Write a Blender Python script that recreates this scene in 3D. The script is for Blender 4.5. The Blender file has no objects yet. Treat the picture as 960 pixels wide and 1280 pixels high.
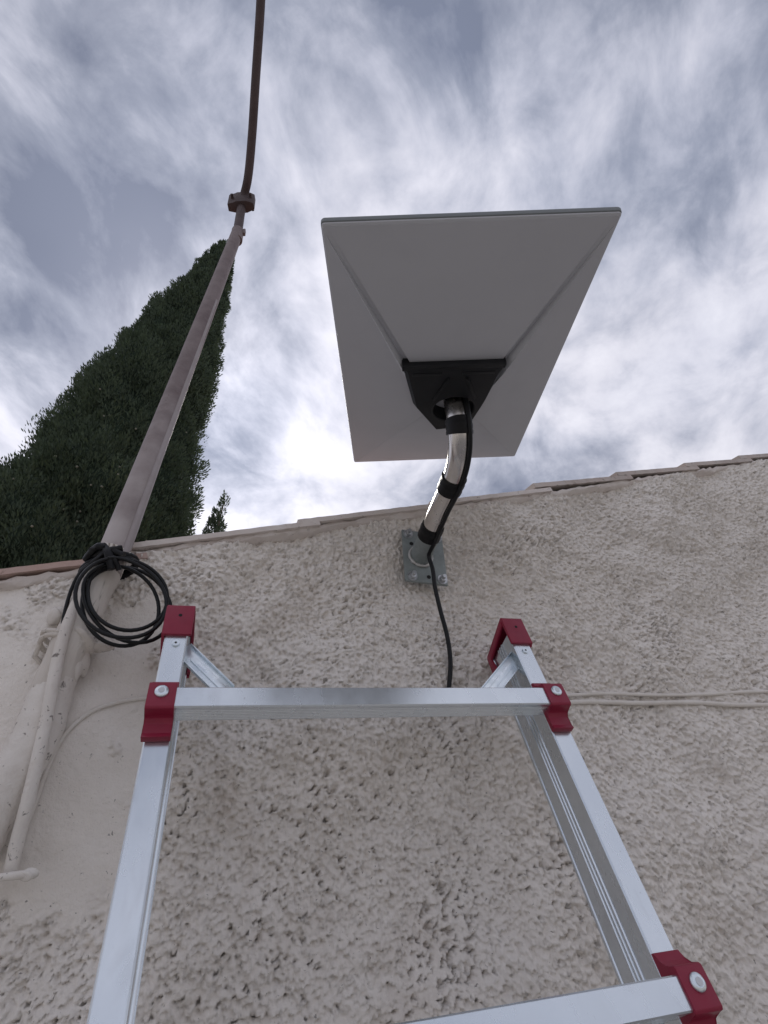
import bpy, bmesh, math, random
import numpy as np
from mathutils import Vector, Matrix

random.seed(7)
scene = bpy.context.scene
COL = scene.collection

# ------------------------------------------------------------------ camera
CAM_H = 2.3                      # metres above the ground
F_PX = 671.0                     # focal length in pixels of the 960 x 1280 photograph
_r = np.array([1, .0917, .278]); _r /= np.linalg.norm(_r)
_zy = -840.0
_z = np.array([-(_r[1] * _zy + _r[2] * F_PX) / _r[0], _zy, F_PX]); _z /= np.linalg.norm(_z)
_n = np.cross(_r, _z); _n = _n if _n[2] > 0 else -_n
ROT = np.stack([_r, _n, _z])     # camera (right, down, forward) -> world (along wall, into wall, up)
cam_data = bpy.data.cameras.new('camera')
cam = bpy.data.objects.new('camera', cam_data); COL.objects.link(cam)
cam_data.sensor_fit = 'VERTICAL'; cam_data.sensor_height = 36.0
cam_data.lens = 36.0 * F_PX / 1280.0
cam_data.clip_start = 0.01; cam_data.clip_end = 2000
cm = Matrix.Identity(4)
for i in range(3):
    cm[i][0] = ROT[i, 0]; cm[i][1] = -ROT[i, 1]; cm[i][2] = -ROT[i, 2]
cm[2][3] = CAM_H
cam.matrix_world = cm
scene.camera = cam
CAM = np.array([0, 0, CAM_H])

def ray(px, py):
    return ROT @ np.array([(px - 480) / F_PX, (py - 640) / F_PX, 1.0])
def at(px, py, Y):               # where the pixel's ray meets the plane y = Y
    d = ray(px, py); return CAM + d * (Y / d[1])

# ------------------------------------------------------------------ sky and sun
_sd = ray(262, 545); _sd /= np.linalg.norm(_sd)
SUN_EL = math.asin(_sd[2]); SUN_AZ = math.atan2(_sd[0], _sd[1])    # azimuth from +Y towards +X
sun_dir = Vector((math.cos(SUN_EL) * math.sin(SUN_AZ), math.cos(SUN_EL) * math.cos(SUN_AZ), math.sin(SUN_EL)))
world = bpy.data.worlds.new('World'); scene.world = world; world.use_nodes = True
wn = world.node_tree.nodes; wl = world.node_tree.links; wn.clear()
def WN(t, **kw):
    n = wn.new(t)
    for k, v in kw.items(): setattr(n, k, v)
    return n
w_out = WN('ShaderNodeOutputWorld'); w_bg = WN('ShaderNodeBackground'); w_bg.inputs['Strength'].default_value = 0.1
wl.new(w_bg.outputs[0], w_out.inputs[0])
sky = WN('ShaderNodeTexSky', sky_type='NISHITA', sun_disc=False)
sky.sun_elevation = SUN_EL; sky.sun_rotation = SUN_AZ
sky.air_density = 1.0; sky.dust_density = 1.5; sky.ozone_density = 1.5
tc = WN('ShaderNodeTexCoord'); sep = WN('ShaderNodeSeparateXYZ'); wl.new(tc.outputs['Generated'], sep.inputs[0])
def wmath(op, a, b=None, clamp=False):
    n = WN('ShaderNodeMath', operation=op, use_clamp=clamp)
    for i, s in enumerate((a, b)):
        if s is None: continue
        if isinstance(s, (int, float)): n.inputs[i].default_value = s
        else: wl.new(s, n.inputs[i])
    return n.outputs[0]
zz = wmath('ADD', wmath('MAXIMUM', sep.outputs[2], 0.0), 0.30)
cx = wmath('DIVIDE', sep.outputs[0], zz); cy = wmath('DIVIDE', sep.outputs[1], zz)
comb = WN('ShaderNodeCombineXYZ'); wl.new(cx, comb.inputs[0]); wl.new(cy, comb.inputs[1])
# the cloud layer is a flat sheet high above; streaks drawn out by the wind
turn = WN('ShaderNodeMapping'); turn.inputs['Rotation'].default_value = (0, 0, math.radians(38)); turn.inputs['Location'].default_value = (4.3, 1.1, 0)
wl.new(comb.outputs[0], turn.inputs[0])
curl = WN('ShaderNodeTexNoise'); curl.inputs['Scale'].default_value = 2.2; curl.inputs['Detail'].default_value = 1.0; wl.new(turn.outputs[0], curl.inputs['Vector'])
cs = WN('ShaderNodeVectorMath', operation='MULTIPLY_ADD'); wl.new(curl.outputs['Color'], cs.inputs[0]); cs.inputs[1].default_value = (.10, .16, 0); wl.new(turn.outputs[0], cs.inputs[2])
wind = WN('ShaderNodeMapping'); wind.inputs['Scale'].default_value = (1.3, 1.0, 1); wl.new(cs.outputs[0], wind.inputs[0])
def wnoise(scale, detail, rough, dist, src):
    n = WN('ShaderNodeTexNoise'); n.inputs['Scale'].default_value = scale; n.inputs['Detail'].default_value = detail
    n.inputs['Roughness'].default_value = rough; n.inputs['Distortion'].default_value = dist
    wl.new(src, n.inputs['Vector']); return n.outputs['Fac']
n_big = wnoise(1.9, 7, .54, .2, wind.outputs[0])
n_wisp = wnoise(7.0, 8, .60, .3, wind.outputs[0])
n_cover = wnoise(1.1, 4, .5, .2, comb.outputs[0])
def wramp(src, stops, interp='EASE'):
    r = WN('ShaderNodeValToRGB'); r.color_ramp.interpolation = interp
    e = r.color_ramp.elements
    e[0].position, e[0].color = stops[0][0], stops[0][1]
    e[1].position, e[1].color = stops[1][0], stops[1][1]
    for p, c in stops[2:]:
        k = e.new(p); k.color = c
    wl.new(src, r.inputs[0]); return r.outputs[0]
mixn = wmath('ADD', wmath('MULTIPLY', n_big, .68), wmath('MULTIPLY', n_wisp, .32))
# cloud radiance before the 0.1 background strength
cloud_col = wramp(mixn, [(.38, (1.25, 1.4, 1.9, 1)), (.68, (6.0, 5.95, 6.4, 1)), (.44, (2.05, 2.2, 2.75, 1)), (.495, (3.2, 3.3, 3.9, 1)), (.56, (4.5, 4.5, 5.05, 1))], 'LINEAR')
cover = wramp(n_cover, [(.34, (.90, .90, .90, 1)), (.52, (1, 1, 1, 1))])
mx = WN('ShaderNodeMix', data_type='RGBA'); wl.new(cover, mx.inputs['Factor']); wl.new(sky.outputs[0], mx.inputs['A']); wl.new(cloud_col, mx.inputs['B'])
# thin cloud scatters more light forward, around the veiled sun
dotn = WN('ShaderNodeVectorMath', operation='DOT_PRODUCT'); wl.new(tc.outputs['Generated'], dotn.inputs[0]); dotn.inputs[1].default_value = sun_dir
glow = wmath('ADD', wmath('MULTIPLY', wmath('POWER', wmath('MAXIMUM', dotn.outputs['Value'], 0.0), 40.0), 0.32),
             wmath('MULTIPLY', wmath('POWER', wmath('MAXIMUM', dotn.outputs['Value'], 0.0), 6.0), 0.16))
gl = WN('ShaderNodeMix', data_type='RGBA', blend_type='MULTIPLY'); gl.inputs['Factor'].default_value = 1.0
wl.new(mx.outputs['Result'], gl.inputs['A'])
gcol = WN('ShaderNodeCombineXYZ'); g1 = wmath('ADD', glow, 0.95)
for i in range(3): wl.new(g1, gcol.inputs[i])
wl.new(gcol.outputs[0], gl.inputs['B'])
wl.new(gl.outputs['Result'], w_bg.inputs['Color'])

sun_data = bpy.data.lights.new('sun', 'SUN'); sun_data.energy = 1.5; sun_data.angle = math.radians(14); sun_data.color = (1, .95, .88)
sun = bpy.data.objects.new('sun', sun_data); COL.objects.link(sun)
sun.rotation_euler = sun_dir.to_track_quat('Z', 'Y').to_euler(); sun.location = (0, 6, 14)

vs = scene.view_settings
vs.view_transform = 'Standard'; vs.look = 'None'; vs.exposure = 0.80; vs.gamma = 1.0; vs.use_curve_mapping = False

# ------------------------------------------------------------------ helpers
def tag(o, label=None, cat=None, group=None, kind=None):
    if label: o['label'] = label
    if cat: o['category'] = cat
    if group: o['group'] = group
    if kind: o['kind'] = kind
    return o
def empty(name, loc, label, cat, group=None):
    o = bpy.data.objects.new(name, None); COL.objects.link(o); o.location = Vector(loc); o.empty_display_size = .05
    return tag(o, label, cat, group)
def mesh_obj(name, verts, faces, mat, parent=None, smooth=True, auto=40):
    me = bpy.data.meshes.new(name); me.from_pydata([tuple(map(float, v)) for v in verts], [], faces); me.update()
    return finish(name, me, mat, parent, smooth, auto)
def finish(name, me, mat, parent, smooth=True, auto=40):
    if smooth:
        me.polygons.foreach_set('use_smooth', [True] * len(me.polygons))
        if auto: me.set_sharp_from_angle(angle=math.radians(auto))
    me.materials.append(mat)
    o = bpy.data.objects.new(name, me); COL.objects.link(o)
    if parent is not None:
        o.parent = parent
        o.matrix_parent_inverse = Matrix.Translation(world_loc(parent)).inverted()
    return o
def world_loc(o):
    # parents only ever carry a translation
    v = Vector(o.location); p = o.parent
    if p is not None and o.type == 'MESH': return world_loc(p) * 0 + Vector(o.location)
    return v
def bm_obj(name, bm, mat, parent=None, smooth=True, auto=40):
    bmesh.ops.recalc_face_normals(bm, faces=bm.faces)
    me = bpy.data.meshes.new(name); bm.to_mesh(me); bm.free()
    return finish(name, me, mat, parent, smooth, auto)
def smooth_path(pts, n=8):       # Catmull-Rom through the points
    P = [np.array(p, float) for p in pts]; P = [2 * P[0] - P[1]] + P + [2 * P[-1] - P[-2]]
    out = []
    for i in range(1, len(P) - 2):
        for k in range(n):
            t = k / n; a, b, c, d = P[i - 1], P[i], P[i + 1], P[i + 2]
            out.append(.5 * ((2 * b) + (c - a) * t + (2 * a - 5 * b + 4 * c - d) * t * t + (3 * b - a - 3 * c + d) * t ** 3))
    out.append(P[-2]); return out
def tube_bm(bm, path, rad, seg=12, caps=True, wob=0.0, rng=None):
    path = [np.array(p, float) for p in path]; n = len(path)
    rad = rad if hasattr(rad, '__len__') else [rad] * n
    t0 = path[1] - path[0]; t0 /= np.linalg.norm(t0)
    ref = np.array([0, 0, 1.0]) if abs(t0[2]) < .9 else np.array([1.0, 0, 0])
    u = np.cross(t0, ref); u /= np.linalg.norm(u)
    rings = []
    for i, p in enumerate(path):
        t = path[min(i + 1, n - 1)] - path[max(i - 1, 0)]; t /= np.linalg.norm(t)
        u = u - t * (u @ t); u /= np.linalg.norm(u); v = np.cross(t, u)
        ring = []
        for k in range(seg):
            a = 2 * math.pi * k / seg
            r = rad[i] * (1 + (wob * (rng.random() - .5) if wob else 0))
            ring.append(bm.verts.new(p + (u * math.cos(a) + v * math.sin(a)) * r))
        rings.append(ring)
    for a, b in zip(rings[:-1], rings[1:]):
        for k in range(seg):
            bm.faces.new((a[k], a[(k + 1) % seg], b[(k + 1) % seg], b[k]))
    if caps:
        bm.faces.new(rings[0][::-1]); bm.faces.new(rings[-1])
    return rings
def tube(name, path, rad, mat, parent=None, seg=12, **kw):
    bm = bmesh.new(); tube_bm(bm, path, rad, seg, **kw); return bm_obj(name, bm, mat, parent, auto=50)
def prism_bm(bm, poly, O, A, B, N, d, bevel=0.0):   # polygon (a, b) in frame O + a*A + b*B, extruded by d along N
    O, A, B, N = (np.array(x, float) for x in (O, A, B, N))
    lo = [bm.verts.new(O + A * a + B * b) for a, b in poly]
    hi = [bm.verts.new(O + A * a + B * b + N * d) for a, b in poly]
    n = len(poly); fs = [bm.faces.new(lo[::-1]), bm.faces.new(hi)]
    for i in range(n): fs.append(bm.faces.new((lo[i], lo[(i + 1) % n], hi[(i + 1) % n], hi[i])))
    if bevel:
        es = list({e for f in fs for e in f.edges})
        bmesh.ops.bevel(bm, geom=es, offset=bevel, segments=2, affect='EDGES', profile=.6, clamp_overlap=True)
def prism(name, poly, O, A, B, N, d, mat, parent=None, bevel=0.0):
    bm = bmesh.new(); prism_bm(bm, poly, O, A, B, N, d, bevel); return bm_obj(name, bm, mat, parent, auto=35)
def rect(a0, a1, b0, b1): return [(a0, b0), (a1, b0), (a1, b1), (a0, b1)]

# ------------------------------------------------------------------ materials
def material(name, col, rough=.6, metal=0.0, spec=.5, bump=None, vary=None, specks=None, wear=None, coord='Object', stretch=None):
    m = bpy.data.materials.new(name); m.use_nodes = True
    nt = m.node_tree; N = nt.nodes; L = nt.links; b = N['Principled BSDF']
    b.inputs['Roughness'].default_value = rough; b.inputs['Metallic'].default_value = metal
    b.inputs['Specular IOR Level'].default_value = spec
    t = N.new('ShaderNodeTexCoord'); vec = t.outputs[coord]
    if stretch:
        mp = N.new('ShaderNodeMapping'); mp.inputs['Scale'].default_value = stretch; L.new(vec, mp.inputs[0]); vec = mp.outputs[0]
    def noise(scale, detail=4, ro=.55, dist=0):
        n = N.new('ShaderNodeTexNoise'); n.inputs['Scale'].default_value = scale; n.inputs['Detail'].default_value = detail
        n.inputs['Roughness'].default_value = ro; n.inputs['Distortion'].default_value = dist; L.new(vec, n.inputs['Vector']); return n.outputs['Fac']
    def ramp(src, p0, c0, p1, c1):
        r = N.new('ShaderNodeValToRGB'); e = r.color_ramp.elements
        e[0].position, e[0].color = p0, c0; e[1].position, e[1].color = p1, c1; L.new(src, r.inputs[0]); return r.outputs[0]
    cur = None
    def over(fac, colr, base):
        x = N.new('ShaderNodeMix'); x.data_type = 'RGBA'; L.new(fac, x.inputs['Factor'])
        if base is None: x.inputs['A'].default_value = (*col, 1)
        else: L.new(base, x.inputs['A'])
        x.inputs['B'].default_value = (*colr, 1); return x.outputs['Result']
    W0, W1 = (0, 0, 0, 1), (1, 1, 1, 1)
    for v in (vary or []):       # (scale, colour, lo, hi, amount)
        s, c, lo, hi, am = v; cur = over(ramp(noise(s, 5, .6, .3), lo, W0, hi, (am, am, am, 1)), c, cur)
    for v in (specks or []):
        s, c, lo, hi, am = v; cur = over(ramp(noise(s, 3, .6, .6), lo, W0, hi, (am, am, am, 1)), c, cur)
    if cur is not None: L.new(cur, b.inputs['Base Color'])
    else: b.inputs['Base Color'].default_value = (*col, 1)
    if wear:                     # roughness variation (scale, lo, hi)
        s, lo, hi = wear; r = N.new('ShaderNodeMapRange'); L.new(noise(s, 5, .6), r.inputs[0])
        r.inputs[1].default_value = .3; r.inputs[2].default_value = .7; r.inputs[3].default_value = lo; r.inputs[4].default_value = hi
        L.new(r.outputs[0], b.inputs['Roughness'])
    if bump:                     # list of (scale, strength, distance)
        last = None
        for s, st, ds in bump:
            bn = N.new('ShaderNodeBump'); bn.inputs['Strength'].default_value = st; bn.inputs['Distance'].default_value = ds
            L.new(noise(s, 4, .6), bn.inputs['Height'])
            if last is not None: L.new(last, bn.inputs['Normal'])
            last = bn.outputs[0]
        L.new(last, b.inputs['Normal'])
    return m

M = {}
M['render'] = material('whitewashed_render', (.815, .765, .71), .92, spec=.2,
    vary=[(2.2, (.71, .66, .605), .42, .68, .7), (14.0, (.84, .795, .745), .45, .7, .6), (60, (.74, .69, .635), .48, .70, .4)],
    specks=[(150, (.12, .11, .10), .675, .715, .7), (6, (.46, .38, .31), .60, .80, .40)],
    bump=[(260, .55, .003), (700, .45, .0015)])
M['paint'] = material('whitewash', (.73, .69, .645), .85, spec=.25, vary=[(9, (.62, .565, .51), .4, .7, .7), (45, (.52, .46, .41), .55, .75, .5)],
    specks=[(110, (.13, .11, .10), .63, .70, .8)], bump=[(70, .35, .004), (200, .4, .002), (600, .3, .001)])
M['pipe_paint'] = material('painted_pipe', (.69, .65, .60), .8, spec=.25, vary=[(25, (.56, .505, .45), .4, .7, .8)], specks=[(75, (.15, .12, .10), .60, .68, .85)],
    bump=[(90, .6, .004), (260, .5, .002)], stretch=(1, 1, .16))
M['cable_paint'] = material('painted_cable', (.72, .68, .63), .75, spec=.3, vary=[(30, (.60, .55, .49), .4, .7, .7)], specks=[(160, (.25, .21, .18), .69, .75, .6)], bump=[(300, .2, .001)])
M['mast'] = material('weathered_mast_steel', (.20, .16, .155), .62, metal=.25, vary=[(16, (.12, .085, .085), .38, .68, .8), (60, (.24, .19, .185), .5, .75, .6)],
    specks=[(220, (.09, .055, .05), .62, .72, .6)], bump=[(260, .3, .0015)])
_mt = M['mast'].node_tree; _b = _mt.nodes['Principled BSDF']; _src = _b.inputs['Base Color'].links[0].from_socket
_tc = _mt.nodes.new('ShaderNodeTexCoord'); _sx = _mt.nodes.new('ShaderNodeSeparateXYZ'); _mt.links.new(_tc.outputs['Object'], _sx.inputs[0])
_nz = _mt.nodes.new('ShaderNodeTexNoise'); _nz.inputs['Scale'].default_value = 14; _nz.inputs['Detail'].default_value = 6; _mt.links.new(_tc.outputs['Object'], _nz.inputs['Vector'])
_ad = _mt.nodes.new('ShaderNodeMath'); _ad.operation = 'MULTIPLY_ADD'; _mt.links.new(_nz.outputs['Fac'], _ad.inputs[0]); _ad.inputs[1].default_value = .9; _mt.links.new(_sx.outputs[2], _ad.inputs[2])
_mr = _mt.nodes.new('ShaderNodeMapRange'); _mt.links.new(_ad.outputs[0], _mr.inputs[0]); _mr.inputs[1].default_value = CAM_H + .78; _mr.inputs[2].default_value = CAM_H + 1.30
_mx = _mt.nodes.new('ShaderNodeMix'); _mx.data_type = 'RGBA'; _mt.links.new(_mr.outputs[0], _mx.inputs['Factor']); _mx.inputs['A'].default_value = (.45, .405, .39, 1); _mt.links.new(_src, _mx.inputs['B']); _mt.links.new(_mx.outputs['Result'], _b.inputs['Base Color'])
M['rust'] = material('backlit_rusty_steel', (.075, .052, .052), .7, metal=.2, vary=[(20, (.05, .033, .033), .4, .7, .7)], bump=[(260, .3, .0015)])  # rusty brown, made darker still: backlit shade is put into the colour
M['mast_grey'] = material('bare_mast_steel', (.32, .285, .28), .55, metal=.3, vary=[(30, (.27, .23, .22), .4, .7, .7)], bump=[(260, .2, .001)])
M['tile'] = material('old_clay_tile', (.52, .45, .41), .9, spec=.2, vary=[(8, (.33, .27, .245), .4, .7, .7), (30, (.50, .455, .42), .42, .66, .85)], specks=[(90, (.10, .085, .075), .60, .72, .7)], bump=[(150, .4, .004)])
M['tile_pink'] = material('pink_clay_tile', (.47, .33, .285), .9, spec=.2, vary=[(10, (.52, .42, .38), .4, .7, .7)], specks=[(90, (.16, .09, .07), .62, .74, .6)], bump=[(150, .4, .004)])
M['mortar'] = material('painted_mortar', (.70, .645, .605), .9, spec=.2, vary=[(12, (.56, .49, .45), .4, .7, .7)], specks=[(110, (.15, .12, .11), .64, .75, .6)], bump=[(90, .4, .004), (400, .3, .001)])
M['alu'] = material('anodised_aluminium', (.70, .75, .79), .4, metal=.92, vary=[(6, (.64, .69, .73), .4, .7, .4)], wear=(35, .20, .32), specks=[(22, (.52, .54, .57), .60, .74, .35), (260, (.36, .37, .39), .68, .73, .5)], bump=[(900, .06, .0004)], stretch=(1, 1, .3))
M['zinc'] = material('zinc_plated_steel', (.72, .78, .82), .30, metal=.95, vary=[(60, (.55, .62, .66), .45, .7, .6)], wear=(80, .2, .42))
M['red'] = material('red_plastic', (.25, .013, .040), .45, spec=.4, vary=[(40, (.20, .011, .034), .4, .7, .6)], wear=(90, .34, .55), bump=[(700, .08, .0005)])
M['dark'] = material('dark_hole', (.012, .012, .013), .9)
M['dish'] = material('dish_plastic', (.50, .505, .53), .55, spec=.35, vary=[(3, (.44, .445, .47), .35, .7, .6), (40, (.46, .465, .49), .5, .75, .4)], wear=(20, .48, .62))
M['dish_edge'] = material('shaded_dish_rim', (.17, .185, .19), .5, spec=.35)  # shade on the dish edge is put into this darker colour
M['black'] = material('black_plastic', (.007, .008, .010), .5, spec=.3, vary=[(40, (.011, .012, .015), .4, .7, .7)], bump=[(500, .08, .0005)])
M['cable_black'] = material('black_cable_sheath', (.005, .0055, .0065), .42, spec=.3, wear=(60, .3, .5))
M['tape'] = material('black_tape', (.005, .005, .006), .45, spec=.25, bump=[(140, .35, .001)])
M['chrome'] = material('polished_tube_steel', (.68, .65, .62), .22, metal=1.0, vary=[(20, (.58, .53, .48), .45, .75, .6)], wear=(50, .17, .3))
M['galv'] = material('galvanised_plate', (.27, .30, .295), .6, metal=.35, vary=[(45, (.20, .225, .22), .4, .7, .7), (160, (.34, .37, .365), .55, .75, .5)], bump=[(300, .15, .001)])
M['weld'] = material('weld_bead', (.55, .54, .52), .55, metal=.4, bump=[(400, .4, .001)])
M['bolt'] = material('bolt_steel', (.52, .53, .54), .35, metal=.9)
M['bark'] = material('cypress_bark', (.13, .095, .07), .95, vary=[(6, (.08, .06, .045), .4, .7, .7)], bump=[(20, .6, .02)], stretch=(1, 1, .2))
M['leaf'] = material('cypress_leaf', (.062, .085, .058), .75, spec=.25, vary=[(1.3, (.034, .052, .036), .40, .66, .8), (5, (.085, .115, .065), .48, .72, .7)])
_lt = M['leaf'].node_tree; _tr = _lt.nodes.new('ShaderNodeBsdfTranslucent'); _tr.inputs[0].default_value = (.11, .16, .05, 1)
_ms = _lt.nodes.new('ShaderNodeMixShader'); _ms.inputs[0].default_value = .18; _lt.links.new(_lt.nodes['Principled BSDF'].outputs[0], _ms.inputs[1]); _lt.links.new(_tr.outputs[0], _ms.inputs[2])
_lt.links.new(_ms.outputs[0], _lt.nodes['Material Output'].inputs['Surface'])
M['core'] = material('crown_light_block', (.028, .042, .028), .95, spec=.1, bump=[(9, .8, .1)])  # dark foliage colour for the added core that blocks light through the crown
M['cone'] = material('cypress_cone', (.24, .24, .19), .8)
M['ground'] = material('yard_concrete', (.37, .355, .33), .95, spec=.2, vary=[(.6, (.31, .295, .27), .4, .7, .7), (9, (.42, .40, .37), .45, .7, .6)], bump=[(60, .3, .01)], coord='Object')
M['roof'] = material('roof_clay', (.36, .20, .15), .9, vary=[(3, (.28, .16, .12), .4, .7, .7)], bump=[(30, .5, .02)])

# ------------------------------------------------------------------ ground
mesh_obj('ground', [(-600, -600, 0), (600, -600, 0), (600, 600, 0), (-600, 600, 0)], [(0, 1, 2, 3)], M['ground'], smooth=False)['kind'] = 'structure'

# ------------------------------------------------------------------ house: wall, verge tiles, roof
WY = 0.70                                     # plane of the wall face
RAKE = .284; Z0 = CAM_H + .499                # underside of the verge at x = 0
def line(x): return Z0 + RAKE * x
def ztop(x): return line(x) - .015 * (np.asarray(x) < -.1395)      # the verge drops a course at the left
house = empty('house', (.5, WY, 0), 'low house with rough whitewashed gable wall and sloping clay tile verge', 'house')

rng = np.random.default_rng(11)
def field(shape, step, wl_, seed, aniso=1.0, ang=0.0):   # band limited noise, unit variance; wl_ in metres
    g = np.random.default_rng(seed).standard_normal(shape)
    fy = np.fft.fftfreq(shape[0], step)[:, None]; fx = np.fft.rfftfreq(shape[1], step)[None, :]
    c, s = math.cos(ang), math.sin(ang)
    k = np.sqrt((fx * c + fy * s) ** 2 + ((-fx * s + fy * c) * aniso) ** 2) * wl_
    g = np.fft.irfft2(np.fft.rfft2(g) * np.exp(-(k - .75) ** 2 / .18) * (k > 0), s=shape)
    return g / g.std()
def sstep(a, b, x):
    t = np.clip((x - a) / (b - a), 0, 1); return t * t * (3 - 2 * t)
STEP = .0019
xs = np.arange(-.47, 1.50, STEP); ts = np.arange(0, 1.12, STEP)
shape = (len(ts), len(xs))
X = np.broadcast_to(xs, shape); T = np.broadcast_to(ts[:, None], shape); Z = line(X) - T - CAM_H
ANG = math.radians(-25)
def broad(seed, lo, hi, beta, aniso=1.0, ang=0.0):        # power-law noise between two wavelengths
    g = np.random.default_rng(seed).standard_normal(shape)
    fy = np.fft.fftfreq(shape[0], STEP)[:, None]; fx = np.fft.rfftfreq(shape[1], STEP)[None, :]
    c, s = math.cos(ang), math.sin(ang)
    k = np.sqrt((fx * c + fy * s) ** 2 + ((-fx * s + fy * c) * aniso) ** 2)
    flt = np.where((k > 1 / hi) & (k < 1 / lo), np.maximum(k, 1e-6) ** -beta, 0)
    g = np.fft.irfft2(np.fft.rfft2(g) * flt, s=shape); return g / g.std()
f30 = field(shape, STEP, .034, 1, 1.5, ANG); big = field(shape, STEP, .30, 5); mid = field(shape, STEP, .11, 6); dens = field(shape, STEP, .16, 9)
b1 = broad(1, .007, .060, 1.35, 1.5, ANG); b2 = broad(2, .0042, .020, 1.0, 1.3, ANG); b3 = broad(3, .0040, .014, .8)
pitf = broad(8, .0042, .016, .7, 2.2, math.radians(72))
# thrown render: pressed-down tops, ragged hollows between, sharp little creases
lump = b1 * .0013 - np.abs(b2) * .0019 - np.abs(broad(12, .005, .030, 1.1, 1.4, ANG)) * .0018 + b3 * .0008
lump -= lump.mean()
pits = sstep(2.12, 2.45, pitf + .45 * dens) * .011
# trowelled patch beside the mast
edge = .022 * mid + .012 * f30
sm = sstep(-.045, -.085, X + edge * .9) * sstep(.02, .075, Z + edge) * sstep(.392, .350, Z + edge * .8)
sm = np.maximum(sm, sstep(.07, .035, T + edge * .15) * .0)
rough_amt = 1 - .88 * sm
h = (lump - pits * (1 - .8 * sm)) * rough_amt + big * .0085 + mid * .0034 * (1 - .3 * sm) + f30 * .0003
# plaster swept up against the buried foot of the mast
px_axis = -.1775 - .14 * (.33 - Z) * (Z < .33) ; dist = np.abs(X - px_axis)
h += .0 * np.exp(-(dist / .034) ** 2) * sstep(.36, .29, Z) + .003 * np.exp(-(dist / .07) ** 2) * sstep(.36, .25, Z)
h *= sstep(-.47, -.42, X) * .9 + .1
# outer rows and columns: the same wall, coarser, out of the picture
def tail(a, d, n, g): return a + d * np.cumsum(STEP * 2 * g ** np.arange(1, n + 1))
xl = tail(xs[0], -1, 26, 1.22)[::-1]; xr = tail(xs[-1], 1, 26, 1.22); tb = tail(ts[-1], 1, 26, 1.22)
XS = np.concatenate([xl, xs, xr]); TS = np.concatenate([ts, tb])
Hh = np.pad(h, ((0, len(tb)), (len(xl), len(xr))), mode='reflect')
XX, TT = np.meshgrid(XS, TS); ZZ = np.maximum(np.minimum(line(XX) - TT, ztop(XX) - .0005 * TT), -.02)
sag = np.pad(lump * rough_amt, ((0, len(tb)), (len(xl), len(xr))), mode='reflect') * sstep(.004, .02, TT) * (ZZ > .3)   # thrown lumps hang a little
V = np.stack([XX, WY - Hh, ZZ - .50 * np.clip(sag, -.008, .008)], -1).reshape(-1, 3)
nr, nc = XX.shape; idx = np.arange(nr * nc).reshape(nr, nc)
q = np.stack([idx[:-1, :-1], idx[1:, :-1], idx[1:, 1:], idx[:-1, 1:]], -1).reshape(-1, 4)
# top and back of the wall so that it is a solid 0.25 m thick
top_back = np.stack([XS, np.full_like(XS, WY + .25), ztop(XS)], -1); bot_back = np.stack([XS, np.full_like(XS, WY + .25), np.full_like(XS, -.02)], -1)
nb = len(V); V = np.concatenate([V, top_back, bot_back])
i0 = np.arange(nc - 1)
q = np.concatenate([q, np.stack([idx[0, :-1], idx[0, 1:], nb + i0 + 1, nb + i0], -1), np.stack([nb + i0, nb + i0 + 1, nb + nc + i0 + 1, nb + nc + i0], -1)])
me = bpy.data.meshes.new('wall')
me.vertices.add(len(V)); me.vertices.foreach_set('co', V.astype(np.float32).ravel())
me.loops.add(q.size); me.loops.foreach_set('vertex_index', q.astype(np.int32).ravel())
me.polygons.add(len(q)); me.polygons.foreach_set('loop_start', np.arange(0, q.size, 4, dtype=np.int32)); me.polygons.foreach_set('loop_total', np.full(len(q), 4, dtype=np.int32))
me.polygons.foreach_set('use_smooth', np.ones(len(q), dtype=bool)); me.update(); me.validate()
wall = finish('wall', me, M['render'], house, smooth=False)
def wall_y(x, z):                            # front of the wall at a point (z above the ground)
    t = line(x) - z; j = int(round((x - xs[0]) / STEP)); i = int(round(t / STEP))
    i = min(max(i, 3), shape[0] - 4); j = min(max(j, 3), shape[1] - 4)
    return WY - float(h[i - 3:i + 4, j - 3:j + 4].max())

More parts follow.
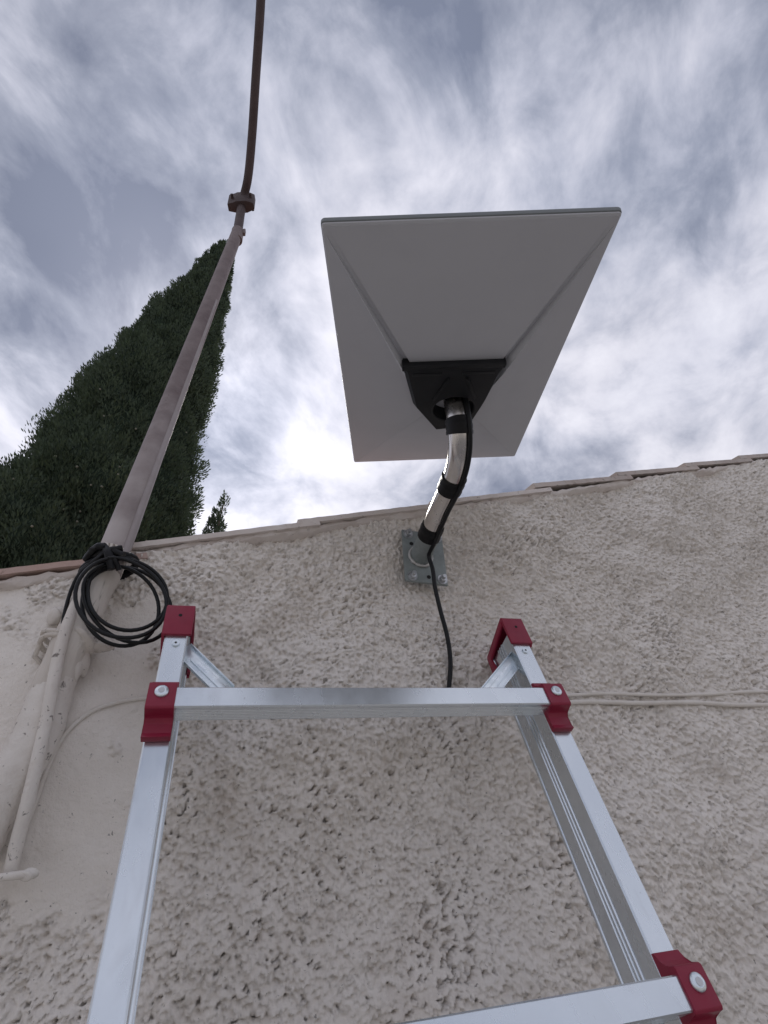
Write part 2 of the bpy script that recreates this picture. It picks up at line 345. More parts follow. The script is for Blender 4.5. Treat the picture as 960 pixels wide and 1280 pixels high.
# verge: overlapping tiles bedded in painted mortar, each tail lifted over the next one down
roof_poly = [(-3.4, ztop(-3.4) + .005), (4.0, ztop(4.0) - .015), (4.0, ztop(4.0) + .04), (-3.4, ztop(-3.4) + .06)]
roof = prism('roof', roof_poly, (0, WY + .06, 0), (1, 0, 0), (0, 0, 1), (0, 1, 0), 3.2, M['roof'], house)
ca, sa = math.cos(math.atan(RAKE)), math.sin(math.atan(RAKE))
AX = np.array([ca, 0, sa]); UP = np.array([-sa, 0, ca]); INW = np.array([0, 1.0, 0])
def verge_tile(x0, x1, kind, rs):
    L = (x1 - x0) / ca; bm = bmesh.new()
    n, mY = 26, 9; over = .035
    grid = []
    for i in range(n + 1):
        a = -.006 + (L + over) * i / n
        row_t, row_b = [], []
        lift = .004 + .013 * (1 - i / n) if kind != 'flat' else .003 + .007 * (1 - i / n)
        for k in range(mY + 1):
            ph = k / mY
            y = -.013 + .17 * ph
            arch = (.013 if kind == 'barrel' else .004) * math.sin(math.pi * min(1, ph * 1.1)) 
            j = .0030 * (rs.random() - .5)
            th = .010 if kind == 'barrel' else .008
            base = np.array([x0, WY, float(ztop(x0 + .001)) - (.020 if x0 < -.2 and False else 0)]) + AX * (a + j) + INW * (y + j)
            row_b.append(bm.verts.new(base + UP * (lift + arch + j - .001)))
            row_t.append(bm.verts.new(base + UP * (lift + arch + th + j)))
        grid.append((row_b, row_t))
    for i in range(n):
        for k in range(mY):
            b0, t0 = grid[i]; b1, t1 = grid[i + 1]
            bm.faces.new((b0[k], b0[k + 1], b1[k + 1], b1[k])); bm.faces.new((t0[k], t1[k], t1[k + 1], t0[k + 1]))
        bm.faces.new((grid[i][0][0], grid[i + 1][0][0], grid[i + 1][1][0], grid[i][1][0]))
        bm.faces.new((grid[i][0][-1], grid[i][1][-1], grid[i + 1][1][-1], grid[i + 1][0][-1]))
    for g in (grid[0], grid[-1]):
        for k in range(mY): bm.faces.new((g[0][k], g[0][k + 1], g[1][k + 1], g[1][k]))
    m = {'pink': M['tile_pink'], 'flat': M['mortar'], 'barrel': M['tile']}[kind]
    return bm_obj('verge_tile', bm, m, roof, auto=50)
rs = random.Random(5)
cuts = [-.87, -.63, -.385, -.139, .11, .35, .589, .816, 1.036, 1.242, 1.46, 1.69, 1.92, 2.15]
for a, b in zip(cuts[:-1], cuts[1:]):
    verge_tile(a, b, 'pink' if a < -.14 else ('flat' if a < .5 else 'barrel'), rs)
# mortar bed between the wall head and the tiles
bm = bmesh.new(); n = 260; prof = [(-.002, -.004), (-.007, .001), (-.006, .007), (.06, .009), (.06, -.006)]
rows = []
for i in range(n + 1):
    x = -.90 + 3.0 * i / n
    rows.append([bm.verts.new((x, WY + py + (.005 * (rs.random() - .5) if py < 0 else 0), float(ztop(x)) + pz + .004 * (rs.random() - .5))) for py, pz in prof])
for a, b in zip(rows[:-1], rows[1:]):
    for k in range(5): bm.faces.new((a[k], a[(k + 1) % 5], b[(k + 1) % 5], b[k]))
bm.faces.new(rows[0]); bm.faces.new(rows[-1][::-1])
bm_obj('mortar_bed', bm, M['mortar'], roof, auto=50)

# lump of mortar left round the foot of the mast
def lump_obj(name, c, r, mat, parent, seed, stretch=(1, 1, 1), sub=3, amp=.25):
    bm = bmesh.new(); bmesh.ops.create_icosphere(bm, subdivisions=sub, radius=1)
    R = random.Random(seed); ph = [(R.uniform(2, 5), R.uniform(2, 5), R.uniform(2, 5), R.uniform(0, 6)) for _ in range(6)]
    for v in bm.verts:
        d = 1 + amp * sum(math.sin(a * v.co.x + b * v.co.y + c_ * v.co.z + p) for a, b, c_, p in ph) / 3
        v.co = Vector((v.co.x * stretch[0] * d * r + c[0], v.co.y * stretch[1] * d * r + c[1], v.co.z * stretch[2] * d * r + c[2]))
    return bm_obj(name, bm, mat, parent, auto=0)
c = at(107, 803, .672); lump_obj('mortar_lump', c, .015, M['paint'], wall, 3, (1.0, 1.4, .95), 3, .45)
c = at(122, 808, .672); lump_obj('mortar_lump', c, .009, M['paint'], wall, 4, (1.7, 1.3, .6), 3, .45)
c = at(70, 770, .69); lump_obj('mortar_lump', c, .009, M['paint'], wall, 6, (1, 1, 1.3))
c = at(100, 828, .68); lump_obj('mortar_lump', c, .012, M['paint'], wall, 9, (.8, 1.2, 1.8))

# ------------------------------------------------------------------ antenna mast at the left
p_base = at(142, 690, .668); p_tie = at(90, 802, .672)
mast = empty('antenna_mast', at(41, 929, .69), 'tall weathered brown steel mast rising past the roof, foot plastered into wall', 'mast')
low = [at(-40, 1075, .690), at(-12, 1015, .686), at(41, 929, .682), at(70, 850, .678)]
tube('plastered_foot', smooth_path(low, 10), [.0245 + .0005 * math.sin(i * 1.7) - .003 * sstep(22, 31, i) for i in range(31)], M['paint'], mast, 20, wob=.012, rng=rs)
pts = [at(62, 868, .680), p_tie, at(112, 752, .669), p_base]
tube('painted_tube', smooth_path(pts, 8), [.0215 + .0006 * math.sin(i) for i in range(25)], M['pipe_paint'], mast, 20)
p_top = at(297, 290, .765)
pth = [p_base * (1 - t) + p_top * t for t in np.linspace(-.03, 1, 24)]
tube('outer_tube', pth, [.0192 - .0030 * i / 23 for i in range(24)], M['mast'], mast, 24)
# narrower tube bonded along the side, running out half-way up
side = []
for t in np.linspace(-.015, .62, 16):
    p = p_base * (1 - t) + p_top * t; side.append(p + np.array([.0165 - .006 * t, -.008, 0]))
tube('side_conduit', side, [.0068 - .0035 * i / 15 for i in range(16)], M['mast_grey'], mast, 12)
p_cl = at(303, 253, .775)
def depth_pt(px, py, d): return CAM + ray(px, py) * d
dcl = float(ROT.T[2] @ (p_cl - CAM))
upper = [p_top * .75 + (2 * p_top - p_cl) * .25, p_top, p_cl, depth_pt(310, 222, dcl - .01), depth_pt(315, 170, dcl - .04), depth_pt(319.5, 100, dcl - .08), depth_pt(326, 0, dcl - .12), depth_pt(331, -120, dcl - .15), depth_pt(333, -260, dcl - .18)]
tube('inner_tube', smooth_path(upper, 8), .0135, M['rust'], mast, 16)
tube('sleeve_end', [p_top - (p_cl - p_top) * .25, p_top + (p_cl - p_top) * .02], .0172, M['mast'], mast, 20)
# two-leaf clamp with ears
cdir = (p_cl - p_top); cdir /= np.linalg.norm(cdir)
cA = ROT.T[0] * 1 ; cA = cA - cdir * (cA @ cdir); cA /= np.linalg.norm(cA); cB = np.cross(cdir, cA)
prism('clamp', [(-.043, -.011), (-.026, -.014), (-.015, -.018), (.015, -.018), (.028, -.014), (.039, -.009), (.039, .009), (.015, .018), (-.015, .018), (-.043, .011)], p_cl - cdir * .040, cA, cB, cdir, .080, M['rust'], mast, .002)
prism('clamp_tab', rect(-.004, .003, -.005, .005), p_top + cA * .020 - cdir * .02, cA, cB, cdir, .03, M['mast'], mast, .001)
for s in (-1, 1):
    b0 = p_cl + cA * (.029 * s) - cB * .026
    tube('clamp_bolt', [b0, b0 + cB * .052], .0045, M['rust'], mast, 8)

# wire binding the mast to the wall
wc = at(83, 800, .664)
bm = bmesh.new()
for k in range(2):
    loop = [wc + np.array([.030 * math.cos(a), .022 * math.sin(a) + .012, .004 * math.sin(a * 2 + k) + .008 * k]) for a in np.linspace(0, 2 * math.pi, 22)]
    tube_bm(bm, loop, .0030, 8)
tube_bm(bm, [wc + np.array([-.030, .012, 0]), wc + np.array([-.034, .02, -.012]), wc + np.array([-.026, .03, -.018])], .003, 8)
tag(bm_obj('tie_wire', bm, M['pipe_paint']), 'painted tie wire looped round the mast foot beside mortar lump', 'wire')

# ------------------------------------------------------------------ coil of black cable hung on the mast
coil = empty('cable_coil', at(155, 748, .64), 'coil of black cable hanging from the mast by black tie', 'cable coil')
bm = bmesh.new(); cc = at(156, 749, .636); R = random.Random(21); path = []
e_r = (at(215, 749, .636) - cc) * .93; e_u = (at(152, 697, .636) - cc) * .93
turns = 4
for i in range(turns * 40 + 1):
    a = 2 * math.pi * i / 40 + math.pi * .6; k = i / 40
    ph = [.0, 1.3, 2.6, 4.1, 5.0, 0.4]; j = int(k); fr = k - j
    o1 = ph[min(j, 5)]; o2 = ph[min(j + 1, 5)]; o = o1 * (1 - fr) + o2 * fr
    sc = .90 + .09 * math.sin(o * 1.7) - .03 * math.sin(a * 2 + o)
    near = math.exp(-((math.sin((a - math.radians(118)) / 2)) / .35) ** 2)    # gathered at the tie
    sc = sc * (1 - near) + .95 * near
    dx, dy = .08 * math.sin(o * 2.3) * (1 - near), .08 * math.cos(o * 1.9) * (1 - near)
    path.append(cc + e_r * (math.cos(a) * sc + dx) + e_u * (math.sin(a) * sc + dy) + np.array([0, .012 * math.sin(o) + .006 * math.cos(a), 0]))
tube_bm(bm, path, .0024, 8); bm_obj('cable', bm, M['cable_black'], coil, auto=0)
tail_pts = [at(128, 700, .648), at(104, 712, .645), at(90, 735, .650), at(80, 770, .656), at(76, 800, .662), at(72, 835, .668)]
tube('cable_tail', smooth_path(tail_pts, 8), .0023, M['cable_black'], coil, 8)
bm = bmesh.new(); tc_ = at(135, 698, .640)
for k, (a, b, r_) in enumerate([((-.020, .006, .006), (.020, -.012, -.002), .0050), ((-.006, -.006, .012), (.010, -.010, -.022), .0052), ((-.016, .0, -.010), (.016, -.010, .010), .0045), ((.004, -.01, -.004), (.018, -.008, -.022), .0035), ((-.028, .012, .004), (-.004, -.012, .010), .0055)]):
    m_ = (np.array(a) + np.array(b)) / 2 + np.array([0, -.006, .003])
    tube_bm(bm, smooth_path([tc_ + a, tc_ + m_, tc_ + b], 5), r_, 8, wob=.25, rng=R)
for k in range(2):
    tube_bm(bm, [np.array(tc_) + np.array([.031 * math.cos(t) - .002, .026 * math.sin(t) + .028, .005 * k + .012 * math.cos(t)]) for t in np.linspace(0, 2 * math.pi, 20)], .0042, 8)
bm_obj('tie', bm, M['tape'], coil, auto=50)

# ------------------------------------------------------------------ cables on the wall
def wall_cable(name, pix, rad, mat, label, lift=.4, seg=10, cat='cable'):
    pts = []
    for px, py in pix:
        p = at(px, py, WY); y = wall_y(p[0], p[2]); p = at(px, py, y - rad * lift); pts.append(p)
    path = smooth_path(pts, 8)
    ys = np.array([p[1] for p in path]); k = np.ones(7) / 7; ys2 = np.convolve(np.pad(ys, 3, mode='edge'), k, 'valid')
    for p, y in zip(path, ys2): p[1] = y
    return tag(tube(name, path, rad, mat, None, seg, wob=.05, rng=rs), label, cat)
lin = [(x, 872 - 4 * (x - 190) / 515) for x in range(230, 700, 60)]
wall_cable('wall_cable', [(14, 1093), (28, 1045), (45, 1000), (60, 958), (78, 922), (108, 893), (145, 878), (190, 872)] + lin + [(705, 869), (760, 867), (820, 869), (880, 868), (930, 865), (965, 864), (1040, 862)],
           .0027, M['cable_paint'], 'thin painted cable arching from mast foot and running level across wall', .6)
wall_cable('painted_conduit', [(640, 876), (705, 878), (740, 877), (800, 879), (860, 878), (920, 881), (965, 881), (1040, 882)], .0035, M['cable_paint'], 'thicker conduit painted into the render below the thin wall cable', .1)
mc = [at(px, py, Y) for px, py, Y in ((12, 1094, .690), (22, 1050, .680), (34, 1005, .668), (47, 950, .660), (58, 900, .655), (67, 850, .650), (75, 812, .648), (83, 785, .648), (96, 752, .655))]
tag(tube('mast_cable', smooth_path(mc, 8), .0066, M['paint'], None, 12, wob=.06, rng=rs), 'thick whitewashed cable following the plastered mast foot', 'cable')
p0 = at(-30, 1100, .672); p1 = at(34, 1093, .672)
st = empty('pipe_stub', p0, 'short whitewashed pipe stub sticking out level below the mast foot', 'pipe')
tube('stub', [p0 + (p1 - p0) * t for t in (0, .3, .6, .85, 1)], [.0032, .0032, .0034, .0038, .003], M['paint'], st, 12, wob=.1, rng=rs)
lump_obj('stub_end', p1 + np.array([0, .002, 0]), .0055, M['paint'], st, 14, (1.5, 1, .9))

# ------------------------------------------------------------------ mast bracket that carries the dish
pc = at(527, 701, WY)
brk = empty('dish_bracket', (pc[0], WY, pc[2]), 'bent polished steel arm on grey wall plate with black tape bands', 'bracket')
tilt = math.radians(-4); PA = np.array([math.cos(tilt), 0, math.sin(tilt)]); PB = np.array([-math.sin(tilt), 0, math.cos(tilt)])
PLY = WY - .0145
prism('wall_plate', rect(-.036, .036, -.052, .050), (pc[0], PLY, pc[2]), PA, PB, (0, 1, 0), .005, M['galv'], brk, .0008)
for a, b in ((-.026, .041), (-.024, -.043), (.027, -.043), (.027, .041)):
    o = np.array([pc[0], PLY, pc[2]]) + PA * a + PB * b
    hexa = [(.0062 * math.cos(k * math.pi / 3), .0062 * math.sin(k * math.pi / 3)) for k in range(6)]
    w = tube('washer', [o + np.array([0, .0002, 0]), o - np.array([0, .0016, 0])], .0085, M['bolt'], brk, 16)
    bt = prism('bolt', hexa, o + np.array([0, -.0016, 0]), PA, PB, (0, -1, 0), .0055, M['bolt'], brk, .0006)
    tube('stud', [o - np.array([0, .0070, 0]), o - np.array([0, .0125, 0])], .0034, M['bolt'], bt, 10)
for a, b in ((-.021, .022), (.004, -.041), (.006, .041)):
    o = np.array([pc[0], PLY, pc[2]]) + PA * a + PB * b
    tube('plate_hole', [o - np.array([0, .0006, 0]), o + np.array([0, .002, 0])], .0034, M['dark'], brk, 14)
TR = .0163
arm_pts = [(.3015, PLY, .488), (.302, .655, .494), (.3015, .615, .500), (.300, .575, .5035), (.2985, .535, .504), (.296, .500, .506), (.291, .470, .513), (.286, .448, .528), (.2835, .437, .548), (.282, .431, .570), (.281, .428, .592)]
arm = smooth_path([(a, b, c + CAM_H) for a, b, c in arm_pts], 8)
s_ = np.concatenate([[0], np.cumsum([np.linalg.norm(np.array(a) - np.array(b)) for a, b in zip(arm[1:], arm[:-1])])]); LEN = s_[-1]
tube('arm', arm, TR, M['chrome'], brk, 64)
def seg_of(f0, f1): return [p for p, s in zip(arm, s_ / LEN) if f0 <= s <= f1]
tube('socket', seg_of(0, .16), TR + .0012, M['galv'], brk, 32)
bm = bmesh.new()
ring = [np.array([arm[0][0] + (TR + .003) * math.cos(a), PLY - .002, arm[0][2] + (TR + .003) * math.sin(a)]) for a in np.linspace(0, 2 * math.pi, 40)]
tube_bm(bm, ring, .0024, 8, wob=.9, rng=R); bm_obj('weld', bm, M['weld'], brk, auto=0)
for f0, f1 in ((.135, .235), (.475, .575), (.775, .855)):
    sg = seg_of(f0, f1); tube('tape', sg, [TR + .0022 + .0005 * math.sin(i * 2.2) for i in range(len(sg))], M['tape'], brk, 28)

# black lead strapped along the arm and down the wall behind the ladder
lead = []
for i in range(6, len(arm) - 3, 5):
    p = np.array(arm[i]); t = np.array(arm[min(i + 3, len(arm) - 1)]) - np.array(arm[i - 3]); t /= np.linalg.norm(t)
    view = p - CAM; view /= np.linalg.norm(view)
    sd = np.cross(t, view); sd /= np.linalg.norm(sd)
    if sd[0] < 0: sd = -sd
    nrm = np.cross(sd, t); nrm /= np.linalg.norm(nrm)
    if nrm @ view > 0: nrm = -nrm
    f = i / len(arm); cc_ = .80 - .18 * f
    lead.append(p + (sd * math.sqrt(1 - cc_ ** 2) + nrm * cc_) * (TR + .0026))
lead = lead[::-1]
low_l = [(541, 712), (544, 735), (551, 765), (559, 795), (563, 825), (562, 850), (559, 880)]
wl_pts = [at(px, py, PLY - .022 + .018 * min(1, k / 3)) for k, (px, py) in enumerate(low_l)]
tag(tube('dish_cable', smooth_path(lead + wl_pts, 6), .0034, M['cable_black'], None, 10), 'black lead taped along the steel arm and hanging down the wall', 'cable')

# ------------------------------------------------------------------ dish
W_, L_ = .303, .513
Za, Zb = W_ * F_PX / 379.2, W_ * F_PX / 201.2
cA_, cB_, cC_, cD_ = [depth_pt(*p, d) for p, d in (((407, 277), Za), ((786, 264), Za), ((640, 570), Zb), ((439, 578), Zb))]
DC = (cA_ + cB_ + cC_ + cD_) / 4
EX = cB_ - cA_ + cC_ - cD_; EX /= np.linalg.norm(EX)
EY = cD_ - cA_ + cC_ - cB_; EY -= EX * (EX @ EY); EY /= np.linalg.norm(EY); EZ = np.cross(EX, EY)
dish = empty('satellite_dish', DC - EZ * .05, 'flat rectangular light grey satellite dish tilted on bent steel arm', 'satellite dish')
def dframe(x, y, z): return DC + EX * x + EY * y + EZ * z
def rrect(hx, hy, r, n=5):
    out = []
    for sx, sy, a0 in ((1, 1, 0), (-1, 1, 90), (-1, -1, 180), (1, -1, 270)):
        for k in range(n + 1):
            a = math.radians(a0 + 90 * k / n); out.append((sx * (hx - r) + r * math.cos(a), sy * (hy - r) + r * math.sin(a)))
    return out
def loft(name, loops, mat, parent, caps=(True, True), auto=30):
    bm = bmesh.new(); rings = [[bm.verts.new(DC + EX * x + EY * y + EZ * z) for x, y, z in lp] for lp in loops]
    n = len(rings[0])
    for a, b in zip(rings[:-1], rings[1:]):
        for k in range(n): bm.faces.new((a[k], a[(k + 1) % n], b[(k + 1) % n], b[k]))
    if caps[0]: bm.faces.new(rings[0][::-1])
    if caps[1]: bm.faces.new(rings[-1])
    return bm_obj(name, bm, mat, parent, auto=auto)
hx, hy = W_ / 2, L_ / 2
out = rrect(hx, hy, .004)
# front slab with a rounded edge
loft('panel', [[(x * s, y * s, z) for x, y in out] for s, z in ((.985, .0078), (.997, .0072), (1, .0056), (1, .0016), (.998, .0010))], M['dish_edge'], dish)
# hipped back cover: short flat margin, then four planes rising to the mount, with a small step at the hips
def hip(t, z, k=0.0):
    i = rrect(hx * .995, hy * .996, .0035); o = [(x_ * (.96 - 5.2 * y_) + .0, y_ - .016) for x_, y_ in rrect(.050, .056, .005)]; return [(a[0] * (1 - t) + b[0] * t, a[1] * (1 - t) + b[1] * t, z) for a, b in zip(i, o)]
loft('back_cover', [hip(0, .002), hip(0, -.0008), hip(.012, -.0022), hip(.35, -.0145), hip(.7, -.0275), hip(1, -.0385), hip(1, -.036)], M['dish'], dish, auto=12)
# the side planes stand proud of the near plane: a low wall along each hip, fading out towards the corner
for sx in (-1, 1):
    Ap, Bp, Cp, Dp = (sx * hx * .982, -hy * .965, -.0027), (sx * .0650, -.0715, -.0490), (sx * .0335, .0400, -.0392), (sx * hx * .982, hy * .985, -.0027)
    bm = bmesh.new()
    vv = [bm.verts.new(dframe(*p)) for p in (Ap, Bp, Cp, Dp)] + [bm.verts.new(dframe(*p)) for p in ((Ap[0], Ap[1], .0005), (Bp[0] - sx * .006, Bp[1], -.036), (Cp[0], Cp[1], -.030), (Dp[0], Dp[1], .0005))]
    bm.faces.new((vv[0], vv[1], vv[2])); bm.faces.new((vv[0], vv[2], vv[3])); bm.faces.new(vv[4:])
    for k in range(4): bm.faces.new((vv[k], vv[(k + 1) % 4], vv[4 + (k + 1) % 4], vv[4 + k]))
    bm_obj('side_plane', bm, M['dish'], dish, auto=15)
gx = .0085
bm = bmesh.new()
tp_ = [(-hx * .955, -hy * .985, -.0027), (hx * .955, -hy * .985, -.0027), (.0625 - gx, -.0760, -.0440), (-.0625 + gx, -.0760, -.0440)]
vv = [bm.verts.new(dframe(*p)) for p in tp_] + [bm.verts.new(dframe(p[0], p[1], .0005 if k < 2 else -.034)) for k, p in enumerate(tp_)]
bm.faces.new(vv[:4]); bm.faces.new(vv[4:])
for k in range(4): bm.faces.new((vv[k], vv[(k + 1) % 4], vv[4 + (k + 1) % 4], vv[4 + k]))
bm_obj('near_plane', bm, M['dish'], dish, auto=15)
# black mount: wide bar at the top edge, tapering body with a round socket
body = [(-.069, -.086), (.062, -.086), (.051, -.020), (.034, .055), (-.018, .062), (-.053, -.004)]
def shrink(poly, s, c=(0.003, -.012)): return [(c[0] + (x - c[0]) * s, c[1] + (y - c[1]) * s) for x, y in poly]
hole_c = (.004, .002); hr = .0290; nh = 40
def ring_pts(r): return [(hole_c[0] + r * math.cos(2 * math.pi * k / nh), hole_c[1] + r * math.sin(2 * math.pi * k / nh)) for k in range(nh)]
def outline_pts(poly):
    res = []
    for k in range(nh):
        a = 2 * math.pi * k / nh; dx, dy = math.cos(a), math.sin(a); best = None
        for (x0, y0), (x1, y1) in zip(poly, poly[1:] + poly[:1]):
            ex, ey = x1 - x0, y1 - y0; den = dx * ey - dy * ex
            if abs(den) < 1e-9: continue
            t = ((x0 - hole_c[0]) * ey - (y0 - hole_c[1]) * ex) / den; u_ = ((x0 - hole_c[0]) * dy - (y0 - hole_c[1]) * dx) / den
            if t > 0 and -1e-6 <= u_ <= 1 + 1e-6 and (best is None or t < best): best = t
        res.append((hole_c[0] + dx * best, hole_c[1] + dy * best))
    return res
# snap the ray fan to the polygon's corners so that the outline keeps them
def snapped(poly):
    o = outline_pts(poly)
    for c0 in poly:
        k = min(range(nh), key=lambda i: (o[i][0] - c0[0]) ** 2 + (o[i][1] - c0[1]) ** 2); o[k] = c0
    return o
o0, o1, o2 = snapped(body), snapped(shrink(body, .985)), snapped(shrink(body, .90))
def z3(l, z): return [(x, y, z(x, y) if callable(z) else z) for x, y in l]
zf = lambda x, y: -.051 - .006 * min(1, max(0, (y + .086) / .08))
loft('mount', [z3(o0, -.034), z3(o0, -.045), z3(o1, -.0485), z3(o2, zf), z3(ring_pts(hr + .002), -.0575), z3(ring_pts(hr), -.0565), z3(ring_pts(hr - .001), -.028)], M['black'], dish, caps=(True, True), auto=14)
bar = prism('mount_bar', rect(-.0690, .0620, -.0885, -.0790), dframe(0, 0, -.0450), EX, EY, -EZ, .0060, M['black'], dish, .0012)
for a, b in ((-.056, -.018), (.008, .050)):
    prism('bar_slot', rect(a, b, -.0755, -.0705), dframe(0, 0, -.0495), EX, EY, -EZ, .0035, M['black'], bar, .0006)
for sx in (-1, 1):
    prism('mount_ridge', [(sx * .010 + .003, -.066), (sx * .014 + .003, -.066), (sx * .030 + .003, -.024), (sx * .027 + .003, -.020)], dframe(0, 0, -.048), EX, EY, -EZ, .0095, M['black'], dish, .001)

# ------------------------------------------------------------------ ladder
LV = np.array([0, .25, .968]); LV /= np.linalg.norm(LV); LW = np.array([0, LV[2], -LV[1]]); LU = np.array([1.0, 0, 0]); LO = np.array([0, .55, .192 + CAM_H])
def lp(u, v, w): return LO + LU * u + LV * v + LW * w
foot_v = -(LO[2] + .004) / LV[2] + .012
lad = empty('ladder', lp(.168, foot_v, .05), 'silver aluminium ladder with red plastic corner pieces leaning on the wall', 'ladder')
RW = [(-.0635, -.0390), (.3745, .3995)]; W0, W1 = .020, .081
def lad_px(px, py, w):
    d = ray(px, py); t = ((LO - CAM) @ LW + w) / (d @ LW); P = CAM + d * t - LO; return P[0], P @ LV
for i, (u0, u1) in enumerate(RW):
    s = 1 if i == 0 else -1                     # side that faces the other rail
    ui, uo = (u1, u0) if i == 0 else (u0, u1)
    prof = [(uo + s * .0015, W0), (ui - s * .0015, W0), (ui, W0 + .0015)]
    D = W1 - W0
    for fr in (.42, .52, .61):                  # ribs pressed along the inner face
        w = W0 + D * fr
        prof += [(ui, w - .0016), (ui + s * .0013, w - .0009), (ui + s * .0013, w + .0009), (ui, w + .0016)]
    prof += [(ui, W1 - .0045), (ui + s * .0012, W1 - .0035), (ui + s * .0012, W1), (uo, W1), (uo, W0 + .0015)]
    bm = bmesh.new()
    prism_bm(bm, prof, lp(0, foot_v, 0), LU, LW, LV, .128 - foot_v)
    rail = bm_obj('rail', bm, M['alu'], lad, auto=25)
    # end cap: open towards the other rail, lip round the opening
    cap_prof = [(W0 - .004, .108), (W0 - .004, .1515), (W0 - .001, .1540), (.086, .1400), (.0885, .1370), (.0885, .102), (.0845, .102), (.0845, .1345), (W0, .1475), (W0, .108)]
    a0, a1 = (uo - s * .0035, s * .0310) if True else None
    bm = bmesh.new()
    prism_bm(bm, cap_prof, lp(uo - s * .0030, 0, 0), LW, LV, LU * s, .0315, .0008)
    # outer cheek
    prism_bm(bm, [(W0 - .003, .109), (W0 - .003, .151), (.086, .138), (.0875, .104), (.066, .092), (.045, .100)], lp(uo - s * .0036, 0, 0), LW, LV, LU * s, .0030, .0005)
    # inner cheek: a narrow frame following the opening
    prism_bm(bm, [(W0, .148), (W0, .142), (.078, .128), (.0845, .128), (.0845, .1345)], lp(ui + s * .0012, 0, 0), LW, LV, LU * s, .0035, .0004)
    prism_bm(bm, [(.0845, .104), (.0845, .131), (.078, .131), (.072, .108), (.074, .100)], lp(ui + s * .0016, 0, 0), LW, LV, LU * s, .0032, .0004)
    cap = bm_obj('end_cap', bm, M['red'], lad, auto=35)
    uc = (u0 + u1) / 2
    tube('cap_hole', [lp(uc + .001, .136, W0 - .0043), lp(uc + .001, .136, W0)], .0021, M['dark'], cap, 12)
    vs_ = .0975
    scr = tube('screw', [lp(uc + .001, vs_, W0 + .001), lp(uc + .001, vs_, W0 - .0018)], .0042, M['zinc'], lad, 20)
    tube('screw_recess', [lp(uc + .001, vs_, W0 - .0020), lp(uc + .001, vs_, W0 - .0010)], .0014, M['dark'], scr, 6)
    # foot
    prism('foot', rect(-.004, .0285, W0 - .006, W1 + .006), lp(min(u0, u1), foot_v - .010, 0), LU, LW, LV, .055, M['red'], lad, .003)

# rungs with their red corner pieces
v_top = .0030; PITCH = .2705; nr_ = int((v_top - foot_v - .12) / PITCH)
rung_prof = [(0, .0012), (0, .0215), (.0012, .0228), (.0225, .0228), (.0240, .0215), (.0240, .0012), (.0228, 0)]
x = .0205
while x > .005:                                 # fine grooves under the rung
    rung_prof += [(x, 0), (x - .0002, .0003), (x - .0005, .0003), (x - .0007, 0)]; x -= .0027
rung_prof += [(.0012, 0)]
bm = bmesh.new(); prism_bm(bm, rung_prof, lp(RW[0][1] - .004, v_top, -.001), LW, LV, LU, RW[1][0] - RW[0][1] + .008)
rung0 = bm_obj('rung', bm, M['alu'], lad, auto=25)
col_prof = [(W0 - .0005, .0445), (W0 - .0040, .0440), (W0 - .0070, .0370), (W0 - .0125, .0325), (-.0010, .0310), (-.0030, .0290), (-.0035, .0030), (-.0020, .0008),
            (.0080, .0000), (W0 - .0090, -.0010), (W0 - .0060, -.0050), (W0 - .0058, -.0150), (W0 - .0085, -.0200), (W0 - .0005, -.0205)]
def collar(k_v):
    out_ = []
    for i, (u0, u1) in enumerate(RW):
        bm = bmesh.new(); prism_bm(bm, col_prof, lp(u0 - .0022 if i == 0 else u0 - .0012, k_v - v_top, 0), LW, LV, LU, .0262, .0007)
        cl = bm_obj('rung_bracket', bm, M['red'], lad, auto=35)
        uc = u0 + .0105 if i == 0 else u0 + .0125
        bm = bmesh.new(); o = lp(uc, k_v + .0155, -.0034)
        tube_bm(bm, [o, o - LW * .0012, o - LW * .0022, o - LW * .0027], [.0066, .0066, .0058, .0035], 24)
        rv = bm_obj('rivet', bm, M['zinc'], cl, auto=60)
        tube('rivet_core', [o - LW * .0024, o - LW * .0031], .0030, M['bolt'], cl, 16)
        out_.append(cl)
    return out_
cols = collar(v_top)
for k in range(1, nr_ + 1):
    off = Vector(-LV * PITCH * k)
    def cp(src, parent):
        c_ = src.copy(); COL.objects.link(c_); c_.parent = parent; c_.matrix_parent_inverse = src.matrix_parent_inverse.copy(); c_.location = Vector(src.location) + (off if parent is lad else Vector((0, 0, 0))); return c_
    cp(rung0, lad)
    for cl in cols:
        c2 = cp(cl, lad)
        for ch in list(cl.children): cp(ch, c2)

# pressed steel braces between rail heads and top rung
for i in range(2):
    if i == 0: a = np.array(lad_px(236, 819, .034)); b = np.array(lad_px(284, 866, .034))
    else: a = np.array(lad_px(643, 826, .034)); b = np.array(lad_px(606, 872, .034))
    d = b - a; ln = np.linalg.norm(d); d /= ln; nn = np.array([-d[1], d[0]])
    D3 = LU * d[0] + LV * d[1]; N3 = LU * nn[0] + LV * nn[1]
    o = lp(a[0], a[1], .034)
    hw = .0105
    br = prism('brace', [(-.012, -hw), (ln, -hw), (ln, hw), (-.012, hw)], o, D3, N3, LW, .0015, M['zinc'], lad, .0004)
    for s in (-1, 1):
        prism('brace_flange', rect(-.010, ln, s * hw - (.0012 if s > 0 else 0), s * hw + (.0012 if s < 0 else 0)), o, D3, N3, -LW, .0035, M['zinc'], br, .0003)
    sl = [(ln * .12 + .0035 * math.cos(t), .0035 * math.sin(t)) for t in np.linspace(math.pi / 2, 3 * math.pi / 2, 8)] + [(ln * .98, -.0035), (ln * .98, .0035)]
    prism('brace_bead', sl, o, D3, N3, -LW, .0016, M['zinc'], br, .0006)

